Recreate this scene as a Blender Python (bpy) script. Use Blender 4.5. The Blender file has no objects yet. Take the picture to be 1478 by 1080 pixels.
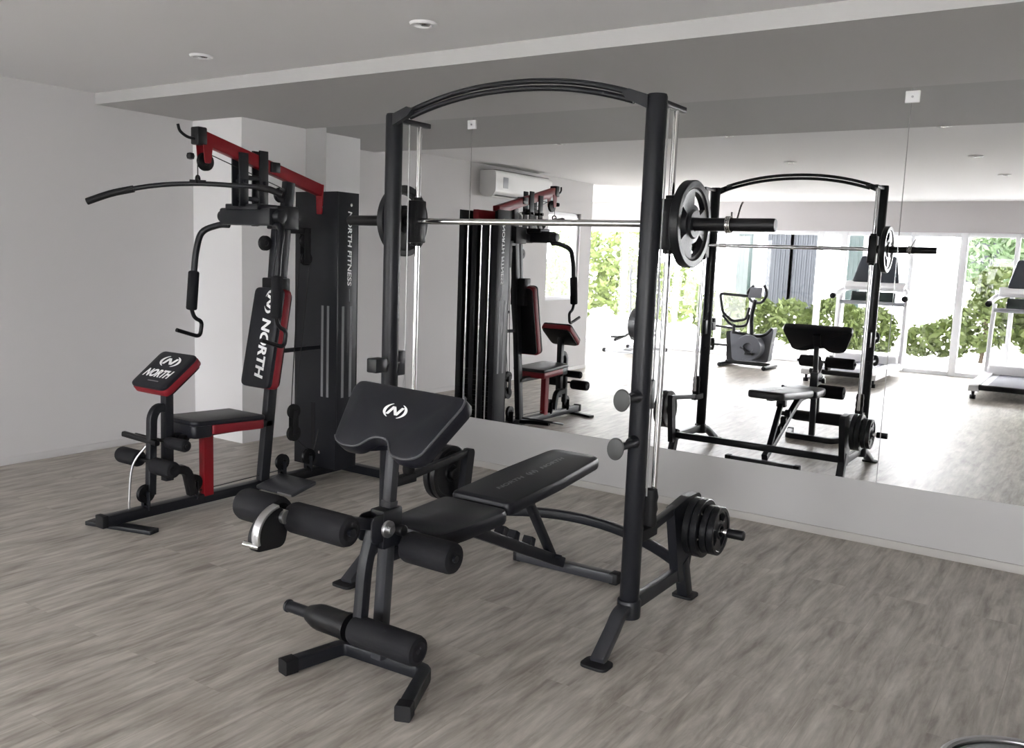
import bpy, bmesh, math, random
from mathutils import Vector as V, Matrix
random.seed(7)
C = bpy.context.scene.collection
PI = math.pi

# ------------------------------------------------------------------ materials
def mat(name, col, rough=.5, metal=0.0, spec=.5, bump=None, var=None, coat=0):
    m = bpy.data.materials.new(name); m.use_nodes = True
    nt = m.node_tree; b = nt.nodes['Principled BSDF']
    b.inputs['Base Color'].default_value = (*col, 1)
    b.inputs['Roughness'].default_value = rough
    b.inputs['Metallic'].default_value = metal
    b.inputs['Specular IOR Level'].default_value = spec
    if coat: b.inputs['Coat Weight'].default_value = coat
    if bump or var:
        tc = nt.nodes.new('ShaderNodeTexCoord')
        nz = nt.nodes.new('ShaderNodeTexNoise')
        nz.inputs['Scale'].default_value = (bump or var)[0]; nz.inputs['Detail'].default_value = 4
        nt.links.new(tc.outputs['Object'], nz.inputs['Vector'])
        if bump:
            bp = nt.nodes.new('ShaderNodeBump'); bp.inputs['Strength'].default_value = bump[1]
            bp.inputs['Distance'].default_value = .002
            nt.links.new(nz.outputs['Fac'], bp.inputs['Height']); nt.links.new(bp.outputs['Normal'], b.inputs['Normal'])
        if var:
            mx = nt.nodes.new('ShaderNodeMix'); mx.data_type = 'RGBA'
            k = var[1]
            mx.inputs[6].default_value = (*[c*(1-k) for c in col], 1)
            mx.inputs[7].default_value = (*[min(1, c*(1+k)) for c in col], 1)
            nt.links.new(nz.outputs['Fac'], mx.inputs[0]); nt.links.new(mx.outputs[2], b.inputs['Base Color'])
    return m

M = dict(
    wall=mat('wall_paint', (.60, .59, .59), .8, spec=.2, bump=(60, .08)),
    ceil=mat('ceiling_paint', (.78, .775, .78), .85, spec=.2),
    bulkhead=mat('bulkhead_grey_paint', (.485, .48, .475), .85, spec=.2),
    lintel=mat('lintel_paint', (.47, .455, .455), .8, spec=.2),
    backwall=mat('grey_wall_paint', (.425, .42, .415), .8, spec=.2),
    skirt=mat('beige_skirting', (.40, .385, .365), .6),
    white=mat('white_paint', (.80, .79, .79), .6, spec=.3),
    frame=mat('window_frame_white', (.82, .83, .85), .4),
    steel=mat('charcoal_powder_coat', (.008, .0088, .012), .42, spec=.36, bump=(400, .05)),
    steel2=mat('slate_powder_coat', (.03, .031, .036), .35, spec=.4),
    black=mat('black_plastic', (.0045, .0045, .0055), .42, spec=.3),
    rubber=mat('black_rubber', (.007, .007, .008), .6, spec=.3, bump=(200, .15)),
    foam=mat('black_foam', (.0075, .0075, .0095), .75, bump=(300, .25), spec=.25),
    vinyl=mat('black_vinyl', (.0065, .007, .011), .42, spec=.35, bump=(250, .2)),
    piping=mat('grey_piping', (.05, .05, .055), .4),
    red=mat('red_powder_coat', (.20, .006, .011), .38, spec=.3),
    redvinyl=mat('red_vinyl', (.19, .010, .017), .45, spec=.3, bump=(250, .2)),
    chrome=mat('chrome', (.72, .72, .72), .12, 1.0),
    brushed=mat('brushed_metal', (.45, .45, .46), .35, 1.0),
    iron=mat('black_enamel_iron', (.006, .0065, .008), .35, spec=.35, bump=(120, .3)),
    greydisc=mat('grey_plastic', (.04, .042, .04), .5),
    print_white=mat('white_print', (.80, .80, .80), .5),
    print_grey=mat('grey_print', (.17, .17, .18), .5),
    cable=mat('cable_black', (.02, .02, .02), .5),
    cablegrey=mat('cable_grey', (.35, .35, .35), .4, .5),
    tread_white=mat('treadmill_white', (.72, .72, .74), .35),
    tread_grey=mat('treadmill_grey', (.30, .31, .33), .4),
    bike_grey=mat('bike_grey', (.10, .104, .12), .4),
    belt=mat('running_belt', (.10, .10, .13), .6),
    screen=mat('console_dark', (.03, .035, .045), .25),
    ac=mat('ac_plastic', (.80, .80, .79), .4),
    acgrey=mat('ac_grille', (.12, .12, .11), .5),
    concrete=mat('pale_concrete', (.74, .73, .71), .85, var=(3, .06)),
    facade=mat('facade_render', (.82, .83, .84), .85),
    curtain=mat('blue_grey_curtain', (.010, .0125, .017), .7),
    teal=mat('teal_glass', (.012, .022, .021), .25),
    leaf1=mat('leaf_yellow_green', (.105, .14, .034), .55, var=(6, .35)),
    leaf2=mat('leaf_mid_green', (.06, .10, .04), .55, var=(6, .4)),
    leaf3=mat('leaf_deep_green', (.02, .05, .02), .5, var=(6, .4)),
    bark=mat('bark', (.12, .09, .06), .9, var=(20, .3)),
    seam=mat('mirror_seam', (.10, .11, .11), .6),
)
def mirror_mat():
    m = mat('mirror_silver', (.86, .865, .865), .0, 1.0)
    return m
M['mirror'] = mirror_mat()
def glass_mat():
    m = bpy.data.materials.new('clear_glass'); m.use_nodes = True
    nt = m.node_tree; nt.nodes.clear()
    out = nt.nodes.new('ShaderNodeOutputMaterial'); mx = nt.nodes.new('ShaderNodeMixShader')
    tr = nt.nodes.new('ShaderNodeBsdfTransparent'); gl = nt.nodes.new('ShaderNodeBsdfGlossy')
    fr = nt.nodes.new('ShaderNodeFresnel'); fr.inputs['IOR'].default_value = 1.45
    tr.inputs['Color'].default_value = (.965, .97, .97, 1); gl.inputs['Roughness'].default_value = .01
    ge = nt.nodes.new('ShaderNodeNewGeometry'); ma = nt.nodes.new('ShaderNodeMath'); ma.operation = 'MULTIPLY_ADD'
    ma.inputs[1].default_value = -1; ma.inputs[2].default_value = 1           # only the entering face reflects
    mu = nt.nodes.new('ShaderNodeMath'); mu.operation = 'MULTIPLY'
    nt.links.new(ge.outputs['Backfacing'], ma.inputs[0]); nt.links.new(ma.outputs[0], mu.inputs[0]); nt.links.new(fr.outputs[0], mu.inputs[1])
    nt.links.new(mu.outputs[0], mx.inputs[0]); nt.links.new(tr.outputs[0], mx.inputs[1])
    nt.links.new(gl.outputs[0], mx.inputs[2]); nt.links.new(mx.outputs[0], out.inputs['Surface'])
    return m
M['glass'] = glass_mat()
def floor_mat():
    m = bpy.data.materials.new('grey_oak_vinyl'); m.use_nodes = True
    nt = m.node_tree; N = nt.nodes.new; L = nt.links.new
    b = nt.nodes['Principled BSDF']
    tc = N('ShaderNodeTexCoord')
    mp = N('ShaderNodeMapping'); mp.inputs['Rotation'].default_value = (0, 0, PI/2)
    L(tc.outputs['Object'], mp.inputs['Vector'])
    br = N('ShaderNodeTexBrick'); br.offset = .37
    for k, v_ in (('Scale', 1.0), ('Mortar Size', .0012), ('Mortar Smooth', .6), ('Bias', 0), ('Brick Width', 1.22), ('Row Height', .18)):
        br.inputs[k].default_value = v_
    br.inputs['Color1'].default_value = (.0, .0, .0, 1); br.inputs['Color2'].default_value = (1, 1, 1, 1); br.inputs['Mortar'].default_value = (.3, .3, .3, 1)
    L(mp.outputs[0], br.inputs['Vector'])
    # long streaks of grain along the boards
    m2 = N('ShaderNodeMapping'); m2.inputs['Scale'].default_value = (11, 1.9, 1)
    L(tc.outputs['Object'], m2.inputs['Vector'])
    off = N('ShaderNodeVectorMath'); off.operation = 'MULTIPLY_ADD'
    off.inputs[1].default_value = (3.7, 7.1, 0); L(br.outputs['Color'], off.inputs[0]); L(m2.outputs[0], off.inputs[2])
    n1 = N('ShaderNodeTexNoise'); n1.inputs['Scale'].default_value = 1.6; n1.inputs['Detail'].default_value = 8; n1.inputs['Roughness'].default_value = .62; n1.inputs['Distortion'].default_value = .35
    L(off.outputs[0], n1.inputs['Vector'])
    m3 = N('ShaderNodeMapping'); m3.inputs['Scale'].default_value = (60, 3, 1); L(tc.outputs['Object'], m3.inputs['Vector'])
    n2 = N('ShaderNodeTexNoise'); n2.inputs['Scale'].default_value = 1.2; n2.inputs['Detail'].default_value = 5
    L(m3.outputs[0], n2.inputs['Vector'])
    cr = N('ShaderNodeValToRGB'); e = cr.color_ramp.elements
    e[0].position = .30; e[0].color = (.235, .208, .18, 1); e[1].position = .72; e[1].color = (.56, .528, .478, 1)
    e2 = e.new(.5); e2.color = (.395, .366, .328, 1)
    L(n1.outputs['Fac'], cr.inputs[0])
    mx = N('ShaderNodeMix'); mx.data_type = 'RGBA'; mx.blend_type = 'OVERLAY'; mx.inputs[0].default_value = .28
    L(cr.outputs[0], mx.inputs[6]); L(n2.outputs['Fac'], mx.inputs[7])
    mm = N('ShaderNodeMix'); mm.data_type = 'RGBA'; mm.blend_type = 'MULTIPLY'
    L(br.outputs['Fac'], mm.inputs[0]); L(mx.outputs[2], mm.inputs[6]); mm.inputs[7].default_value = (.88, .87, .86, 1)
    L(mm.outputs[2], b.inputs['Base Color'])
    b.inputs['Roughness'].default_value = .40; b.inputs['Specular IOR Level'].default_value = .22
    bp = N('ShaderNodeBump'); bp.inputs['Strength'].default_value = .08; bp.inputs['Distance'].default_value = .002
    L(n2.outputs['Fac'], bp.inputs['Height']); L(bp.outputs[0], b.inputs['Normal'])
    return m
M['floor'] = floor_mat()

# ------------------------------------------------------------------ object helpers
def mesh_from(bm, name, m, smooth=35):
    bmesh.ops.recalc_face_normals(bm, faces=bm.faces[:])
    me = bpy.data.meshes.new(name); bm.to_mesh(me); bm.free()
    me.materials.append(M[m] if isinstance(m, str) else m)
    for p in me.polygons: p.use_smooth = True
    me.set_sharp_from_angle(angle=math.radians(smooth))
    return me
def root_loc(o):
    while o.parent: o = o.parent
    return o.location.copy()
def obj(name, bm, m, parent=None, label=None, smooth=35):
    me = bm if isinstance(bm, bpy.types.Mesh) else mesh_from(bm, name, m, smooth)
    o = bpy.data.objects.new(name, me); C.objects.link(o)
    if parent is not None:
        r = root_loc(parent); me.transform(Matrix.Translation(-r)); o.parent = parent
    if label: o['label'] = label
    return o
def tag(o, label, cat, group=None, kind=None):
    o['label'] = label; o['category'] = cat
    if group: o['group'] = group
    if kind: o['kind'] = kind
    return o
def thing(name, label, cat, loc, group=None):
    o = bpy.data.objects.new(name, None); C.objects.link(o); o.location = loc
    o.empty_display_size = .1
    return tag(o, label, cat, group)
def single(name, bm, m, label, cat, group=None, origin=None, smooth=35):
    o = obj(name, bm, m, None, None, smooth)
    if origin is not None:
        o.data.transform(Matrix.Translation(-V(origin))); o.location = origin
    return tag(o, label, cat, group)
def struct(name, bm, m, parent=None, smooth=35):
    o = obj(name, bm, m, parent, None, smooth)
    if parent is None: o['kind'] = 'structure'
    return o
def dup(src, loc, label, group=None):
    r = src.copy(); C.objects.link(r); r.location = loc; r['label'] = label
    if group: r['group'] = group
    for ch in list(src.children):
        c = ch.copy(); C.objects.link(c); c.parent = r
        for g in list(ch.children):
            d = g.copy(); C.objects.link(d); d.parent = c
    return r

# ------------------------------------------------------------------ shape helpers
def B(): return bmesh.new()
def basis(d, up=(0, 0, 1)):
    d = V(d).normalized(); up = V(up)
    if abs(d.dot(up)) > .97: up = V((0, 1, 0)) if abs(d.y) < .9 else V((1, 0, 0))
    x = d.cross(up).normalized(); y = x.cross(d).normalized()
    return x, y, d
def box(bm, lo, hi, bev=0.0, seg=2):
    vs = [bm.verts.new((x, y, z)) for z in (lo[2], hi[2]) for y in (lo[1], hi[1]) for x in (lo[0], hi[0])]
    fs = [bm.faces.new([vs[i] for i in f]) for f in ((0, 2, 3, 1), (4, 5, 7, 6), (0, 1, 5, 4), (2, 6, 7, 3), (0, 4, 6, 2), (1, 3, 7, 5))]
    if bev:
        es = list({e for f in fs for e in f.edges})
        bmesh.ops.bevel(bm, geom=es, offset=bev, segments=seg, profile=.5, affect='EDGES')
    return bm
def bar(bm, p0, p1, w, h, bev=.004, up=(0, 0, 1)):
    """rectangular tube from p0 to p1, w across, h along up"""
    return sweep(bm, [p0, p1], rect(w, h, bev), up)
def rect(w, h, r=.004, seg=2):
    pts = []
    for cx, cy, a0 in ((w/2-r, h/2-r, 0), (-w/2+r, h/2-r, 90), (-w/2+r, -h/2+r, 180), (w/2-r, -h/2+r, 270)):
        for k in range(seg+1):
            a = math.radians(a0+90*k/seg); pts.append((cx+r*math.cos(a), cy+r*math.sin(a)))
    return pts
def circ(r, n=20, ry=None):
    return [(r*math.cos(2*PI*k/n), (ry or r)*math.sin(2*PI*k/n)) for k in range(n)]
def sweep(bm, path, prof, up=(0, 0, 1), caps=True, scales=None):
    path = [V(p) for p in path]; n = len(path); rings = []
    x, y, d = basis(path[1]-path[0], up)
    for i, p in enumerate(path):
        if i == 0: t = path[1]-path[0]
        elif i == n-1: t = path[-1]-path[-2]
        else: t = (path[i+1]-p).normalized()+(p-path[i-1]).normalized()
        t = t.normalized()
        x = (x-t*x.dot(t)).normalized(); y = x.cross(t).normalized()
        k = 1.0
        if 0 < i < n-1:
            c = (path[i+1]-p).normalized().dot(t); k = 1/max(c, .5)
        s = scales[i] if scales else 1
        turn = (path[i+1]-p).normalized()-(p-path[i-1]).normalized() if 0 < i < n-1 else V((0, 0, 0))
        tn = turn.normalized() if turn.length > 1e-6 else None
        ring = []
        for a, b in prof:
            q = x*a*s+y*b*s
            if tn is not None and k > 1.0001: q += tn*q.dot(tn)*(k-1)
            ring.append(bm.verts.new(p+q))
        rings.append(ring)
    m = len(prof)
    for i in range(n-1):
        for j in range(m):
            bm.faces.new((rings[i][j], rings[i][(j+1) % m], rings[i+1][(j+1) % m], rings[i+1][j]))
    if caps:
        bm.faces.new(rings[0][::-1]); bm.faces.new(rings[-1])
    return bm
def smooth_path(pts, n=8):
    """Catmull-Rom through the points"""
    P = [V(p) for p in pts]; P = [2*P[0]-P[1]]+P+[2*P[-1]-P[-2]]; out = []
    for i in range(1, len(P)-2):
        for k in range(n):
            t = k/n; a, b, c, d = P[i-1:i+3]
            out.append(.5*((2*b)+(c-a)*t+(2*a-5*b+4*c-d)*t*t+(3*b-a-3*c+d)*t**3))
    out.append(P[-2]); return out
def tube(bm, pts, r, n=16, up=(0, 0, 1), smooth=0):
    return sweep(bm, smooth_path(pts, smooth) if smooth else pts, circ(r, n), up)
def rtube(bm, pts, rad, r, n=16, prof=None, seg=6, up=(0, 0, 1)):
    """tube with rounded corners of radius rad"""
    P = [V(p) for p in pts]; out = [P[0]]
    for i in range(1, len(P)-1):
        a = (P[i-1]-P[i]); b = (P[i+1]-P[i]); ra = min(rad, a.length*.49, b.length*.49)
        p0 = P[i]+a.normalized()*ra; p1 = P[i]+b.normalized()*ra
        for k in range(seg+1):
            t = k/seg; out.append((1-t)**2*p0+2*t*(1-t)*P[i]+t*t*p1)
    out.append(P[-1])
    return sweep(bm, out, prof or circ(r, n), up)
def cyl(bm, p0, p1, r, r2=None, n=24, bev=0.0):
    p0, p1 = V(p0), V(p1); r2 = r if r2 is None else r2
    if bev <= 0: return lathe(bm, p0, p1-p0, [(0, 0), (r, 0), (r2, (p1-p0).length), (0, (p1-p0).length)], n)
    L = (p1-p0).length; b = min(bev, L*.45, r*.9, r2*.9)
    return lathe(bm, p0, p1-p0, [(0, 0), (r-b, 0), (r-b*.3, b*.3), (r, b), (r2, L-b), (r2-b*.3, L-b*.3), (r2-b, L), (0, L)], n)
def lathe(bm, p0, d, prof, n=24):
    x, y, d = basis(d); p0 = V(p0); rings = []
    for r, h in prof:
        if r < 1e-6: rings.append([bm.verts.new(p0+d*h)])
        else: rings.append([bm.verts.new(p0+d*h+(x*math.cos(2*PI*k/n)+y*math.sin(2*PI*k/n))*r) for k in range(n)])
    for a, b in zip(rings, rings[1:]):
        for k in range(n):
            k2 = (k+1) % n
            if len(a) == 1 and len(b) == 1: break
            if len(a) == 1: bm.faces.new((a[0], b[k], b[k2]))
            elif len(b) == 1: bm.faces.new((a[k], b[0], a[k2]))
            else: bm.faces.new((a[k], b[k], b[k2], a[k2]))
    return bm
def ring(bm, c, d, R, r, n=32, m=10, sq=1.0):
    x, y, d = basis(d); c = V(c); g = []
    for i in range(n):
        a = 2*PI*i/n; e = x*math.cos(a)+y*math.sin(a)
        g.append([bm.verts.new(c+e*(R+r*math.cos(2*PI*j/m))+d*(r*sq*math.sin(2*PI*j/m))) for j in range(m)])
    for i in range(n):
        for j in range(m):
            bm.faces.new((g[i][j], g[(i+1) % n][j], g[(i+1) % n][(j+1) % m], g[i][(j+1) % m]))
    return bm
def rpoly(pts, r, seg=5):
    n = len(pts); out = []
    rs = r if isinstance(r, (list, tuple)) else [r]*n
    for i in range(n):
        p = V(pts[i]).to_2d() if len(pts[i]) > 2 else V((*pts[i], 0)).to_2d()
        a = V(pts[i-1]).to_2d() if len(pts[i-1]) > 2 else V((*pts[i-1], 0)).to_2d()
        b = V((*pts[(i+1) % n], 0)).to_2d()
        da, db = a-p, b-p; rr = min(rs[i], da.length*.49, db.length*.49)
        if rr < 1e-5: out.append((p.x, p.y)); continue
        p0 = p+da.normalized()*rr; p1 = p+db.normalized()*rr
        for k in range(seg+1):
            t = k/seg; q = (1-t)**2*p0+2*t*(1-t)*p+t*t*p1; out.append((q.x, q.y))
    return out
def slab(bm, outline, o, u, v, th, bev=.0, crown=0.0):
    """plate: outline (2D) laid at o in axes u,v as its top face, th thick below it"""
    o, u, v = V(o), V(u).normalized(), V(v); v = (v-u*v.dot(u)).normalized(); n = u.cross(v).normalized()
    cx = sum(p[0] for p in outline)/len(outline); cy = sum(p[1] for p in outline)/len(outline)
    def loop(ins, dep):
        vs = []
        m = len(outline)
        for i, (a, b) in enumerate(outline):
            pa, pb = outline[i-1], outline[(i+1) % m]
            t = V((pb[0]-pa[0], pb[1]-pa[1])); t = t.normalized() if t.length else V((1, 0))
            nx, ny = -t.y, t.x                       # inward for counter-clockwise outlines
            vs.append(bm.verts.new(o+u*(a+nx*ins)+v*(b+ny*ins)-n*dep))
        return vs
    area = sum(outline[i-1][0]*outline[i][1]-outline[i][0]*outline[i-1][1] for i in range(len(outline)))
    if area < 0: outline = outline[::-1]
    steps = [(0, 0)] if bev <= 0 else [(bev, 0), (bev*.3, bev*.3), (0, bev)]
    low = [(0, th)] if bev <= 0 else [(0, th-bev), (bev*.3, th-bev*.3), (bev, th)]
    L = [loop(*s) for s in steps+low]; m = len(outline)
    for a, b in zip(L, L[1:]):
        for i in range(m): bm.faces.new((a[i], a[(i+1) % m], b[(i+1) % m], b[i]))
    f = bm.faces.new(L[0]); g = bm.faces.new(L[-1][::-1])
    bmesh.ops.triangulate(bm, faces=[f, g])
    return bm
def flat(bm, outline, o, u, v, lift=.0008, th=.0006):
    """thin print laid on a face"""
    o, u, v = V(o), V(u).normalized(), V(v); v = (v-u*v.dot(u)).normalized(); n = u.cross(v).normalized()
    return slab(bm, outline, o+n*(lift+th), u, v, th)
def text_into(bm, s, o, u, v, height, shear=.25, bold=.03, lift=.0015, width=None):
    cu = bpy.data.curves.new('lettering', 'FONT'); cu.body = s; cu.align_x = 'CENTER'; cu.align_y = 'CENTER'
    cu.size = 1; cu.shear = shear; cu.offset = bold; cu.extrude = .01; cu.resolution_u = 3
    t = bpy.data.objects.new('lettering', cu); C.objects.link(t)
    dg = bpy.context.evaluated_depsgraph_get(); me = bpy.data.meshes.new_from_object(t.evaluated_get(dg))
    o, u, v = V(o), V(u).normalized(), V(v); v = (v-u*v.dot(u)).normalized(); n = u.cross(v)
    xs = [p.co.x for p in me.vertices]; ys = [p.co.y for p in me.vertices]
    cx, cy = (min(xs)+max(xs))/2, (min(ys)+max(ys))/2; k = height/(max(ys)-min(ys))
    kx = k if width is None else width/(max(xs)-min(xs))
    for p in me.vertices:
        a, b, c = p.co; p.co = o+u*(a-cx)*kx+v*(b-cy)*k+n*(lift+c*k*.3)
    bm.from_mesh(me); bpy.data.objects.remove(t); bpy.data.curves.remove(cu); bpy.data.meshes.remove(me)
    return bm
def logo(bm, o, u, v, w, h, lift=.0012):
    """round badge: two bracket arcs with a slanted N between them"""
    o, u, v = V(o), V(u).normalized(), V(v); v = (v-u*v.dot(u)).normalized(); n = u.cross(v).normalized()
    def prism(q):
        lo = [bm.verts.new(o+u*(a*w)+v*(b*h)+n*lift) for a, b in q]; hi = [bm.verts.new(o+u*(a*w)+v*(b*h)+n*(lift+.0006)) for a, b in q]
        bm.faces.new(hi); bm.faces.new(lo[::-1])
        for k in range(4): bm.faces.new((lo[k], lo[(k+1) % 4], hi[(k+1) % 4], hi[k]))
    for sgn in (1, -1):
        st = []
        for k in range(13):
            a = math.radians(-62+k*(124/12)); t = .035+.085*max(0, math.cos(a*1.35))
            st.append(((sgn*math.cos(a)*.5, math.sin(a)*.5), (sgn*(math.cos(a)*.5-t), math.sin(a)*.5*(1-t*.4))))
        for (a, b), (c, d) in zip(st, st[1:]): prism((a, c, d, b) if sgn > 0 else (a, b, d, c))
    prism([(-.33, -.27), (-.20, -.27), (-.05, .27), (-.18, .27)])
    prism([(-.18, .27), (-.05, .27), (.18, -.27), (.05, -.27)])
    prism([(.05, -.27), (.18, -.27), (.33, .27), (.20, .27)])
    return bm
def grip_plate(bm, c, axis, R, th, holes=3, rot=0.3, nT=72, hole=.026):
    """weight plate with hub, rim and cut-out hand grips"""
    x, y, d = basis(axis); c = V(c)
    rad = [hole, .30*R, .34*R, .44*R, .74*R, .80*R, .84*R, .97*R, R]
    ht = [th*.55, th*.55, th*.34, th*.30, th*.30, th*.34, th*.5, th*.5, th*.42]
    span = 2*PI/holes*.50 if holes else 0
    def cut(i, j):
        if not holes or not (3 <= i < 4): return False
        a = (2*PI*(j+.5)/nT+rot) % (2*PI/holes)
        return a < span
    G = {}
    def vert(i, j, s):
        k = (i, j % nT, s)
        if k not in G:
            a = 2*PI*(j % nT)/nT; G[k] = bm.verts.new(c+(x*math.cos(a)+y*math.sin(a))*rad[i]+d*ht[i]*s)
        return G[k]
    n = len(rad)
    for j in range(nT):
        for i in range(n-1):
            if cut(i, j): continue
            for s in (1, -1):
                q = (vert(i, j, s), vert(i+1, j, s), vert(i+1, j+1, s), vert(i, j+1, s))
                bm.faces.new(q if s > 0 else q[::-1])
            if i == 0 or cut(i-1, j): bm.faces.new((vert(i, j, 1), vert(i, j+1, 1), vert(i, j+1, -1), vert(i, j, -1)))
            if i == n-2 or cut(i+1, j): bm.faces.new((vert(i+1, j+1, 1), vert(i+1, j, 1), vert(i+1, j, -1), vert(i+1, j+1, -1)))
            if cut(i, j+1): bm.faces.new((vert(i, j+1, 1), vert(i+1, j+1, 1), vert(i+1, j+1, -1), vert(i, j+1, -1)))
            if cut(i, j-1): bm.faces.new((vert(i+1, j, 1), vert(i, j, 1), vert(i, j, -1), vert(i+1, j, -1)))
    return bm
def foam_roll(bm, p0, p1, r):
    L = (V(p1)-V(p0)).length; b = min(.018, r*.4)
    return lathe(bm, p0, V(p1)-V(p0), [(0, .006), (r*.35, .004), (r-b, 0), (r-b*.25, b*.3), (r, b), (r, L-b), (r-b*.25, L-b*.3), (r-b, L), (r*.35, L-.004), (0, L-.006)], 28)
def wheel(bm, c, axis, R, w, n=28):
    a = V(axis).normalized(); return lathe(bm, V(c)-a*w/2, a, [(0, w*.2), (R*.35, w*.15), (R*.4, 0), (R*.97, 0), (R, w*.12), (R*.86, w*.42), (R*.86, w*.58), (R, w*.88), (R*.97, w), (R*.4, w), (R*.35, w*.85), (0, w*.8)], n)

# ------------------------------------------------------------------ camera
def camera():
    yaw, pitch, roll = math.radians(33.6632), math.radians(7.5049), math.radians(2.1178)
    f = V((-math.sin(yaw)*math.cos(pitch), math.cos(yaw)*math.cos(pitch), -math.sin(pitch)))
    r = V((math.cos(yaw), math.sin(yaw), 0)); u = r.cross(f)
    r2 = math.cos(roll)*r+math.sin(roll)*u; u2 = -math.sin(roll)*r+math.cos(roll)*u
    cam = bpy.data.cameras.new('camera'); cam.sensor_fit = 'HORIZONTAL'; cam.sensor_width = 36; cam.lens = 1285.075/1478*36
    cam.clip_start = .05; cam.clip_end = 200
    o = bpy.data.objects.new('camera', cam); C.objects.link(o)
    m = Matrix((r2, u2, -f)).transposed().to_4x4(); m.translation = (0, -5.0379, 1.4889); o.matrix_world = m
    bpy.context.scene.camera = o
camera()

# ------------------------------------------------------------------ room shell
XL, XR, YW = -5.95, 3.2, -9.25          # left wall, right wall, window wall
ZC, ZS, YS = 2.50, 2.425, -1.41         # ceiling, bulkhead underside, bulkhead edge
XE = -9.2                               # far end of the recess beyond the left wall
YE = -5.72                              # where the left wall ends
def room():
    struct('floor', box(B(), (XE-.3, YW-.2, -.12), (XR+.2, .15, 0)), 'floor')
    struct('ceiling', box(B(), (XE-.3, YW-.15, ZC), (XR+.2, .15, ZC+.2)), 'ceil')
    struct('trim_1', box(B(), (XL, YS, ZS), (XR, 0, ZC)), 'bulkhead')               # dropped bulkhead along the mirror wall
    struct('wall_back', box(B(), (XL-.15, 0, 0), (XR+.15, .15, ZC)), 'backwall')
    struct('wall_right', box(B(), (XR, YW-.15, 0), (XR+.15, 0, ZC)), 'wall')
    # left wall with a window opening near its end
    w = B(); wy0, wy1, wz0, wz1 = -5.42, -4.60, .95, 2.08
    box(w, (XL-.14, wy1, 0), (XL, 0, ZC)); box(w, (XL-.14, YE, 0), (XL, wy0, ZC))
    box(w, (XL-.14, wy0, 0), (XL, wy1, wz0)); box(w, (XL-.14, wy0, wz1), (XL, wy1, ZC))
    struct('wall_left', w, 'wall')
    f = B()
    for a, b in (((wy0, wz0), (wy0+.05, wz1)), ((wy1-.05, wz0), (wy1, wz1)), ((wy0, wz0), (wy1, wz0+.05)), ((wy0, wz1-.05), (wy1, wz1))):
        box(f, (XL-.10, a[0], a[1]), (XL-.03, b[0], b[1]), .004)
    wi = struct('window_1', f, 'frame')
    obj('pane', box(B(), (XL-.068, wy0+.04, wz0+.04), (XL-.060, wy1-.04, wz1-.04)), 'glass', wi)
    # square column in the corner beside the mirrors
    struct('column_1', box(B(), (XL, -.625, 0), (-5.385, 0, ZS)), 'white')
    # glazed return behind the left wall
    f = B()
    for x in (XE+.05, -8.1, -7.1, XL-.20): box(f, (x-.03, YE-.03, 0), (x+.03, YE+.04, ZC), .004)
    for z in (.04, 2.12): box(f, (XE, YE-.03, z-.04), (XL-.14, YE+.04, z+.04), .004)
    wi = struct('window_2', f, 'frame')
    for x0, x1 in ((XE+.08, -8.13), (-8.07, -7.13), (-7.07, XL-.23)):
        for z0, z1 in ((.08, 2.08), (2.16, ZC)): obj('pane', box(B(), (x0, YE, z0), (x1, YE+.008, z1)), 'glass', wi)
    struct('wall_far_left', box(B(), (XE-.15, YW-.15, 0), (XE, YE+.04, ZC)), 'wall')
    # window wall: lintel over full-height glazing
    zt = 2.06
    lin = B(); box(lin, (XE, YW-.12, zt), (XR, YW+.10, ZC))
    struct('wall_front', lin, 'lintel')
    xs = [XE, -8.2, -7.2, -6.2, -5.42, -4.86, -3.82, -3.47, -2.50, -1.82, -1.15, -.2, .9, 2.0, XR]
    wide = {-5.42: .05, -3.82: .04, -3.47: .05, -1.82: .05}
    f = B()
    for x in xs:
        k = wide.get(x, .028); box(f, (x-k, YW-.05, 0), (x+k, YW+.05, zt), .004)
    for z, k in ((.03, .03), (zt-.03, .03)):
        for x0, x1 in zip(xs, xs[1:]): box(f, (x0, YW-.04, z-k), (x1, YW+.04, z+k), .004)
    wi = struct('window_3', f, 'frame')
    for x0, x1 in zip(xs, xs[1:]):
        obj('pane', box(B(), (x0+.02, YW-.004, .05), (x1-.02, YW+.004, zt-.05)), 'glass', wi)
    # grey skirting under the mirrors
    struct('baseboard_back', box(B(), (-5.385, -.012, 0), (XR, 0, .045), .003), 'skirt')
    struct('baseboard_left', box(B(), (XL, YE, 0), (XL+.010, -.625, .05), .003), 'wall')
room()

# mirrors: 1.40 m wide sheets side by side
def mirrors():
    labs = ['large wall mirror sheet beside the white corner column, left of the first seam',
            'large wall mirror sheet behind the smith machine, reflecting the red beam of the home gym',
            'large wall mirror sheet reflecting the smith machine and preacher bench',
            'large wall mirror sheet reflecting the treadmill deck, right of the last seam',
            'large wall mirror sheet beyond the one that reflects the treadmills, mostly out of view']
    x = -5.155
    for k in range(5):
        b = box(B(), (x+.0015, -.006, .347), (x+1.3985, -.0005, 2.4245), .0008, 1)
        single('wall_mirror', b, 'mirror', labs[k], 'mirror', 'mirror sheets along the back wall', (x+.7, 0, .347))
        x += 1.4
    for x, lab in ((-3.755, 'small white mirror clip at the top of the seam left of the smith machine arch'),
                   (-.950, 'small white mirror clip at the top of the seam right of the smith machine')):
        t = thing('mirror_clip', lab, 'clip', (x, 0, 2.36), 'mirror clips')
        obj('plate', box(B(), (x-.035, -.014, 2.345), (x+.035, -.007, 2.405), .003), 'print_white', t)
        obj('screw', cyl(B(), (x, -.014, 2.375), (x, -.018, 2.375), .006, n=12), 'brushed', t)
mirrors()

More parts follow.
